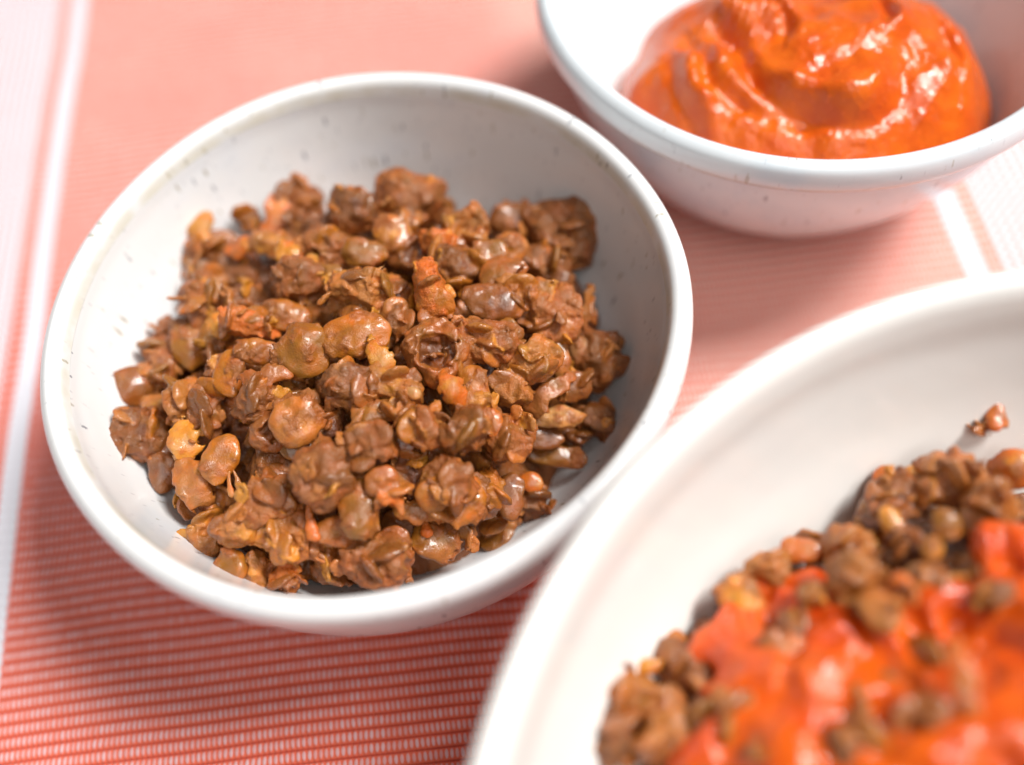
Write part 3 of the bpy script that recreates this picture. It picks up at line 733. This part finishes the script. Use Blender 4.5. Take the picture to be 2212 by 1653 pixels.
def scatter(n, pos, heap, ip, R, lo, hi, seed, labels, group, scale=1.0, heroes=()):
    r = np.random.default_rng(seed); k = 0
    pts = []
    for _ in range(20000):
        if k >= n: break
        x, y = r.uniform(-R, R, 2)
        if math.hypot(x, y) > R: continue
        if any((x - a) ** 2 + (y - b_) ** 2 < (.0048 * scale) ** 2 for a, b_ in pts): continue
        z = float(heap(np.array(x), np.array(y))) - r.uniform(lo, hi)
        if z < np.interp(math.hypot(x, y), ip[:, 0], ip[:, 1]) + .0028 * scale: continue
        if math.hypot(x, y) > np.interp(z, ip[:, 1], ip[:, 0]) - .0030 * scale: continue
        pts.append((x, y)); k += 1
        q = r.random()
        nm, L = ('lentil_clump', ARCH) if q < .74 else (('lentil', ARCL) if q < .90 else ('lentil_skin', ARCF))
        ai = int(r.integers(len(L))); o = bpy.data.objects.new(nm, L[ai]); S.collection.objects.link(o)
        M = np.eye(4); M[:3, :3] = rot_rand(r) * r.uniform(.85, 1.15) * scale; M[:3, 3] = np.array(pos) + (x, y, z)
        o.matrix_world = Matrix(M.tolist())
        tn = TNAME[{'lentil_clump': ARCH_T, 'lentil': ARCL_T, 'lentil_skin': ARCF_T}[nm][ai]]
        what = {'lentil_clump': ('tiny ' if ai > 7 else 'small ') + tn + ' lump', 'lentil': 'whole ' + tn + ' lentil', 'lentil_skin': 'torn ' + tn + ' skin'}[nm]
        tag(o, near_label(M[:3, 3], what, heroes) or labels[nm], {'lentil_clump': 'lentils', 'lentil': 'lentil', 'lentil_skin': 'lentil skin'}[nm], group)
scatter(125, A_POS, heap_A, IP, .053, .0058, .0110, 11,
        dict(lentil_clump='small brown mashed lump wedged low between larger pieces of the middle heap',
             lentil='whole lentil wedged low between larger pieces of the middle heap',
             lentil_skin='torn lentil skin wedged low between larger pieces of the middle heap'),
        'small lentil pieces filling the middle heap', heroes=[(p[0], p[1], p[8]) for p in PIECES_A])

# ------------------------------------------------------------------ orange sauce in the back bowl
def to_B(px, py, z=.050):
    p = on_plane(px, py, z); return p[:2] - np.array(B_POS[:2])
def seg_dist(X, Y, pts):
    best = np.full(X.shape, 1e9); side = np.zeros(X.shape); tt = np.zeros(X.shape); n = len(pts) - 1
    for i in range(n):
        a, b_ = np.array(pts[i]), np.array(pts[i + 1]); ab = b_ - a
        t = np.clip(((X - a[0]) * ab[0] + (Y - a[1]) * ab[1]) / (ab @ ab), 0, 1)
        dx, dy = X - a[0] - t * ab[0], Y - a[1] - t * ab[1]; d = np.hypot(dx, dy)
        s = np.sign(ab[0] * dy - ab[1] * dx); m = d < best
        best = np.where(m, d, best); side = np.where(m, s, side); tt = np.where(m, (i + t) / n, tt)
    return best, side, tt
def smooth_curve(pts):
    return [tuple(p) for p in catmull(pts, 6)]
def sauce_B():
    n = 430; R = .0595; g = np.linspace(-R, R, n); X, Y = np.meshgrid(g, g, indexing='ij'); P = np.stack([X, Y, 0 * X], -1)
    wx = .0022 * vn(P, .012, 31); wy = .0022 * vn(P, .012, 32); Xw, Yw = X + wx, Y + wy
    cx, cy = to_B(1757, 120, .045)
    dx, dy = (Xw - cx) / .0478, (Yw - cy) / .0445
    rr = np.hypot(dx, dy)
    rim_soft = np.clip(1 - rr ** 3.2, -1, 1)
    Z = .022 + .026 * np.sign(rim_soft) * np.abs(rim_soft) ** .62 - .25 * np.clip(rr - 1.04, 0, 1)
    # rounded lobes (px, py, radius m, height m)
    for px, py, ra, hh in ((1790, 175, .0145, .0065), (1610, 40, .010, .006), (1410, 175, .013, .0040), (1535, 165, .009, .0035),
                           (1600, 260, .012, .0025), (1990, 120, .014, .0035), (1870, 60, .012, .0035), (1440, 90, .010, .002), (2060, 200, .011, .0030),
                           (1720, 60, .009, .003), (1860, 290, .012, .002)):
        a, b_ = to_B(px, py); q = ((Xw - a) ** 2 + (Yw - b_) ** 2) / ra ** 2
        Z = Z + hh * np.exp(-q * q * .9 - q * .2)
    # folds left by the spoon: lip on one side, trough on the other
    folds = [([(1560, 60), (1590, 130), (1620, 190), (1690, 238), (1780, 258), (1860, 245), (1915, 200)], .0042, .0028),
             ([(1490, 70), (1520, 130), (1560, 190), (1630, 240), (1700, 262)], .0030, .0022),
             ([(1455, 120), (1480, 180), (1520, 230), (1545, 280)], .0026, .0020),
             ([(1640, 20), (1680, 60), (1700, 100), (1690, 140)], .0022, .0018),
             ([(1880, 10), (1900, 70), (1890, 120)], .0022, .0018),
             ([(2000, 60), (2050, 120), (2080, 190)], .0020, .0018),
             ([(1350, 120), (1380, 190), (1420, 240)], .0018, .0016)]
    for pts, amp, wd in folds:
        d, s, t = seg_dist(Xw, Yw, smooth_curve([to_B(*p) for p in pts])); fade = np.sin(np.pi * np.clip(t * .9 + .05, 0, 1)) ** .6
        sd = d * s
        Z = Z + amp * fade * (np.exp(-((sd - wd * .9) / (wd * 1.1)) ** 2) * .55 - np.exp(-((sd + wd * .55) / (wd * .75)) ** 2) * .75)
    Z = Z + .0015 * fbm(P, .011, 41) + .00055 * vn(P, .0042, 44) + .00022 * vn(P, .0019, 47)
    # drag lines across the left shoulder
    th = X * .75 + Y * .66
    a, b_ = to_B(1560, 60); m = np.exp(-(((X - a) ** 2 + (Y - b_) ** 2) / .014 ** 2))
    Z = Z + m * .00025 * np.sin((X - Y * .9 + wx) * 2 * np.pi / .0024)
    r = np.hypot(X, Y); W = np.interp(r, IP[:, 0], IP[:, 1], right=1) - .0005
    inside = (Z > W + .0016) & (r < .0588); Z = np.where(inside, Z, np.minimum(Z, W) - .0002)
    idx = np.arange(n * n).reshape(n, n)
    keep = inside[:-1, :-1] | inside[1:, :-1] | inside[1:, 1:] | inside[:-1, 1:]
    Q = np.stack([idx[:-1, :-1], idx[1:, :-1], idx[1:, 1:], idx[:-1, 1:]], -1)[keep]
    used = np.unique(Q); mm = -np.ones(n * n, int); mm[used] = np.arange(len(used)); Q = mm[Q]
    V = np.stack([X, Y, Z], -1).reshape(-1, 3)[used]
    o = link('orange_sauce', np_mesh('orange_sauce', V, Q), sauce_material('orange_sauce', (.70, .130, .006), (.60, .080, .006)), loc=B_POS)
    tag(o, 'thick glossy orange red sauce swirled into a mound in the back bowl', 'sauce')
sauce_B()

# ------------------------------------------------------------------ lentils and sauce in the foreground bowl
PIECES_C = [
(1385,1500,190,120,10,'M','T',0,'blurred tan lentil clump at the left end of the foreground heap'),
(1340,1590,110,130,0,'M','B',-1,'blurred brown clump at the bottom left of the foreground heap'),
(1440,1600,150,110,0,'M','R',1,'blurred reddish brown clump right of the bottom left one'),
(1475,1430,130,120,20,'M','B',-3,'blurred shaded brown clump under the left end of the orange sauce'),
(1395,1440,70,40,0,'l','Y',2,'blurred yellowish lentil on top of the left tan clump'),
(1520,1560,120,120,0,'M','B',0,'blurred dark brown lump below the left sauce tongue'),
(1610,1290,70,90,-30,'l','Y',3,'blurred yellow lentil beside the left edge of the foreground sauce'),
(1660,1235,110,80,0,'M','T',2,'blurred tan clump above the left edge of the foreground sauce'),
(1730,1192,90,56,10,'l','O',2,'blurred orange brown lentil at the upper tip of the sauce side'),
(1855,1250,130,120,20,'M','T',6,'blurred large tan brown round lentil piece set in the orange sauce'),
(1830,1180,120,90,0,'m','T',1,'blurred reddish tan mash behind the round piece in the sauce'),
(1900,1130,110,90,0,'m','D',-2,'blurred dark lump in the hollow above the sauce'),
(1925,1130,46,84,-20,'l','Y',4,'blurred golden lentil standing left of the dark hollow'),
(1950,1060,130,100,0,'M','B',1,'blurred brown clump at the top left of the rear foreground heap'),
(2055,1040,150,120,0,'M','R',3,'blurred reddish clump at the top of the foreground heap'),
(1915,1035,60,56,0,'l','O',3,'blurred orange brown lentil at the top left of the heap edge'),
(1975,1030,60,60,0,'l','Y',4,'blurred yellow brown lentil beside the top reddish clump'),
(2045,1135,60,70,0,'l','L',5,'blurred pale olive lentil above the sauce on the right'),
(2015,1185,50,50,0,'l','Y',4,'blurred small golden lentil left of the separate sauce drop'),
(2010,1255,120,70,10,'M','G',2,'blurred greyish tan piece at the upper edge of the sauce'),
(2130,1080,120,150,0,'M','T',4,'blurred large tan brown clump on the upper right'),
(2190,1010,90,90,0,'l','O',2,'blurred orange brown lentil at the upper right frame edge'),
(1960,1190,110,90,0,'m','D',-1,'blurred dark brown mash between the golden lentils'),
(2080,1470,60,170,-8,'f','O',8,'blurred bright orange skin curved in the sauce at the right'),
(1900,1330,90,90,0,'m','A',5,'blurred amber lump in the middle of the foreground sauce'),
(1760,1290,60,70,0,'m','O',5,'blurred orange lump near the top of the foreground sauce'),
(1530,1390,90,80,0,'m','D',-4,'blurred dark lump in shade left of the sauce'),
(1940,1290,70,80,0,'c','O',6,'blurred orange hollow skin on the sauce'),
(1590,1540,110,90,0,'M','T',2.5,'blurred tan brown clump between the sauce tongues at the lower left'),
(1690,1395,80,66,20,'l','O',3.6,'blurred orange lentil poking out of the left sauce tongue'),
(1850,1610,120,90,-10,'M','B',2.8,'blurred brown clump in the sauce at the bottom centre'),
(1990,1545,100,86,0,'M','R',3,'blurred reddish clump in the dark hollow of the sauce'),
(1780,1470,76,60,0,'l','O',3.4,'blurred orange lentil in the middle of the lower sauce'),
(2140,1290,96,76,0,'m','T',3.5,'blurred tan lump at the upper right edge of the sauce'),
(1640,1620,90,70,0,'m','B',3.2,'blurred brown lump at the bottom left of the sauce'),
]
for i, (px, py, wp, hp, ro, ty, to, dz, lab) in enumerate(PIECES_C):
    o, cat = place(px, py, wp, hp, ro, ty, to, dz + 1.8, 400 + i, C_POS, heap_C, IPC, .074, vox=.45, grow=.98)
    tag(o, lab, cat, 'lentil pieces in the foreground bowl')
mound('lentil_mash', heap_C, C_POS, IPC, .0085, .094, 13, FOOD, 'brown lentil mash beneath the foreground heap, soft out of focus', 'B')
scatter(150, C_POS, heap_C, IPC, .090, -.0022, .0045, 17,
        dict(lentil_clump='brown mashed lump among the blurred foreground lentils',
             lentil='whole lentil among the blurred foreground lentils',
             lentil_skin='torn skin among the blurred foreground lentils'),
        'small lentil pieces filling the foreground heap', 1.15, heroes=[(p[0], p[1], p[8]) for p in PIECES_C])
o, cat = place(2150, 903, 38, 58, 10, 'l', 'O', 0, 777, C_POS, lambda x, y: 0 * x - 1, IPC, .074)
tag(o, 'single blurred orange lentil crumb stuck high on the inner wall of the foreground bowl', 'lentil')
o, cat = place(2118, 922, 38, 24, -30, 'm', 'T', 0, 778, C_POS, lambda x, y: 0 * x - 1, IPC, .074)
tag(o, 'tiny blurred brown crumb just left of the single orange one on the foreground bowl wall', 'lentil')

def sauce_C():
    blobs = [(1560,1400,.007,.004),(1530,1440,.006,.003),(1620,1330,.007,.004),(1690,1280,.006,.004),(1740,1250,.005,.004),(1640,1410,.009,.004),(1720,1350,.008,.005),
             (1800,1400,.009,.006),(1600,1480,.008,.004),(1700,1450,.010,.005),(1660,1540,.009,.005),(1600,1600,.010,.004),(1650,1640,.011,.004),(1760,1530,.010,.006),
             (1850,1470,.009,.006),(1780,1620,.012,.005),(1900,1390,.007,.006),(1870,1580,.009,.004),(1960,1400,.007,.005),(2010,1340,.007,.005),(1980,1300,.005,.005),
             (1810,1330,.006,.006),(2070,1330,.008,.005),(2140,1350,.010,.005),(2200,1400,.012,.005),(2190,1500,.013,.004),(2160,1590,.012,.004),(2080,1630,.011,.002),(1950,1630,.010,.003),
             (2212,1300,.009,.004),(2230,1220,.008,.004),(1550,1650,.009,.003),(1500,1655,.007,.002),(2260,1450,.014,.004),(2260,1600,.014,.004),(1980,1480,.006,.003),(1720,1700,.013,.004),(1900,1720,.013,.004),(2100,1720,.013,.004)]
    def build(name, blobs, label):
        C = []
        for px, py, ra, up in blobs:
            th, tw, d = hit_heap(px, py, C_POS, heap_C, IPC, .074)
            C.append((*(CAM + d * (min(th, tw) - up * .30) - np.array(C_POS)), ra * .72))
        C = np.array(C); lo = C[:, :3].min(0) - .014; hi = C[:, :3].max(0) + .014; vox = .00075 if len(blobs) > 4 else .0005
        n = np.ceil((hi - lo) / vox).astype(int) + 1
        g = np.stack(np.meshgrid(*[lo[i] + np.arange(n[i]) * vox for i in range(3)], indexing='ij'), -1)
        wv = np.stack([vn(g, .008, 61), vn(g, .008, 62), vn(g, .008, 63)], -1) * .0016
        F = np.full(g.shape[:3], .03); q = g + wv
        for x, y, z, ra in C:
            e = (q - (x, y, z)) * np.array([1, 1, 1.75]); F = smin(F, (np.linalg.norm(e, axis=-1) - ra) / 1.3, .0028)
        F = F + .0042 * np.clip(vn(g, .010, 70), 0, 1) + .0022 * np.abs(vn(g, .006, 66)) - .0004 + .0006 * vn(g, .0024, 67)
        for a in range(3):
            s = [slice(None)] * 3
            for e_ in (0, -1): s[a] = e_; F[tuple(s)] = .01
        V, Q = surface_nets(F, lo, vox)
        o = link(name, np_mesh(name, V, Q), SC, loc=C_POS); tag(o, label, 'sauce')
    SC = sauce_material('orange_red_sauce', (.72, .115, .006), (.58, .058, .006))
    build('orange_sauce', blobs, 'blurred orange red sauce poured over the foreground lentils')
    build('orange_sauce', [(2140,1195,.0055,.006),(2155,1225,.0045,.006)], 'separate blurred drop of orange sauce on the lentils at the upper right')
sauce_C()
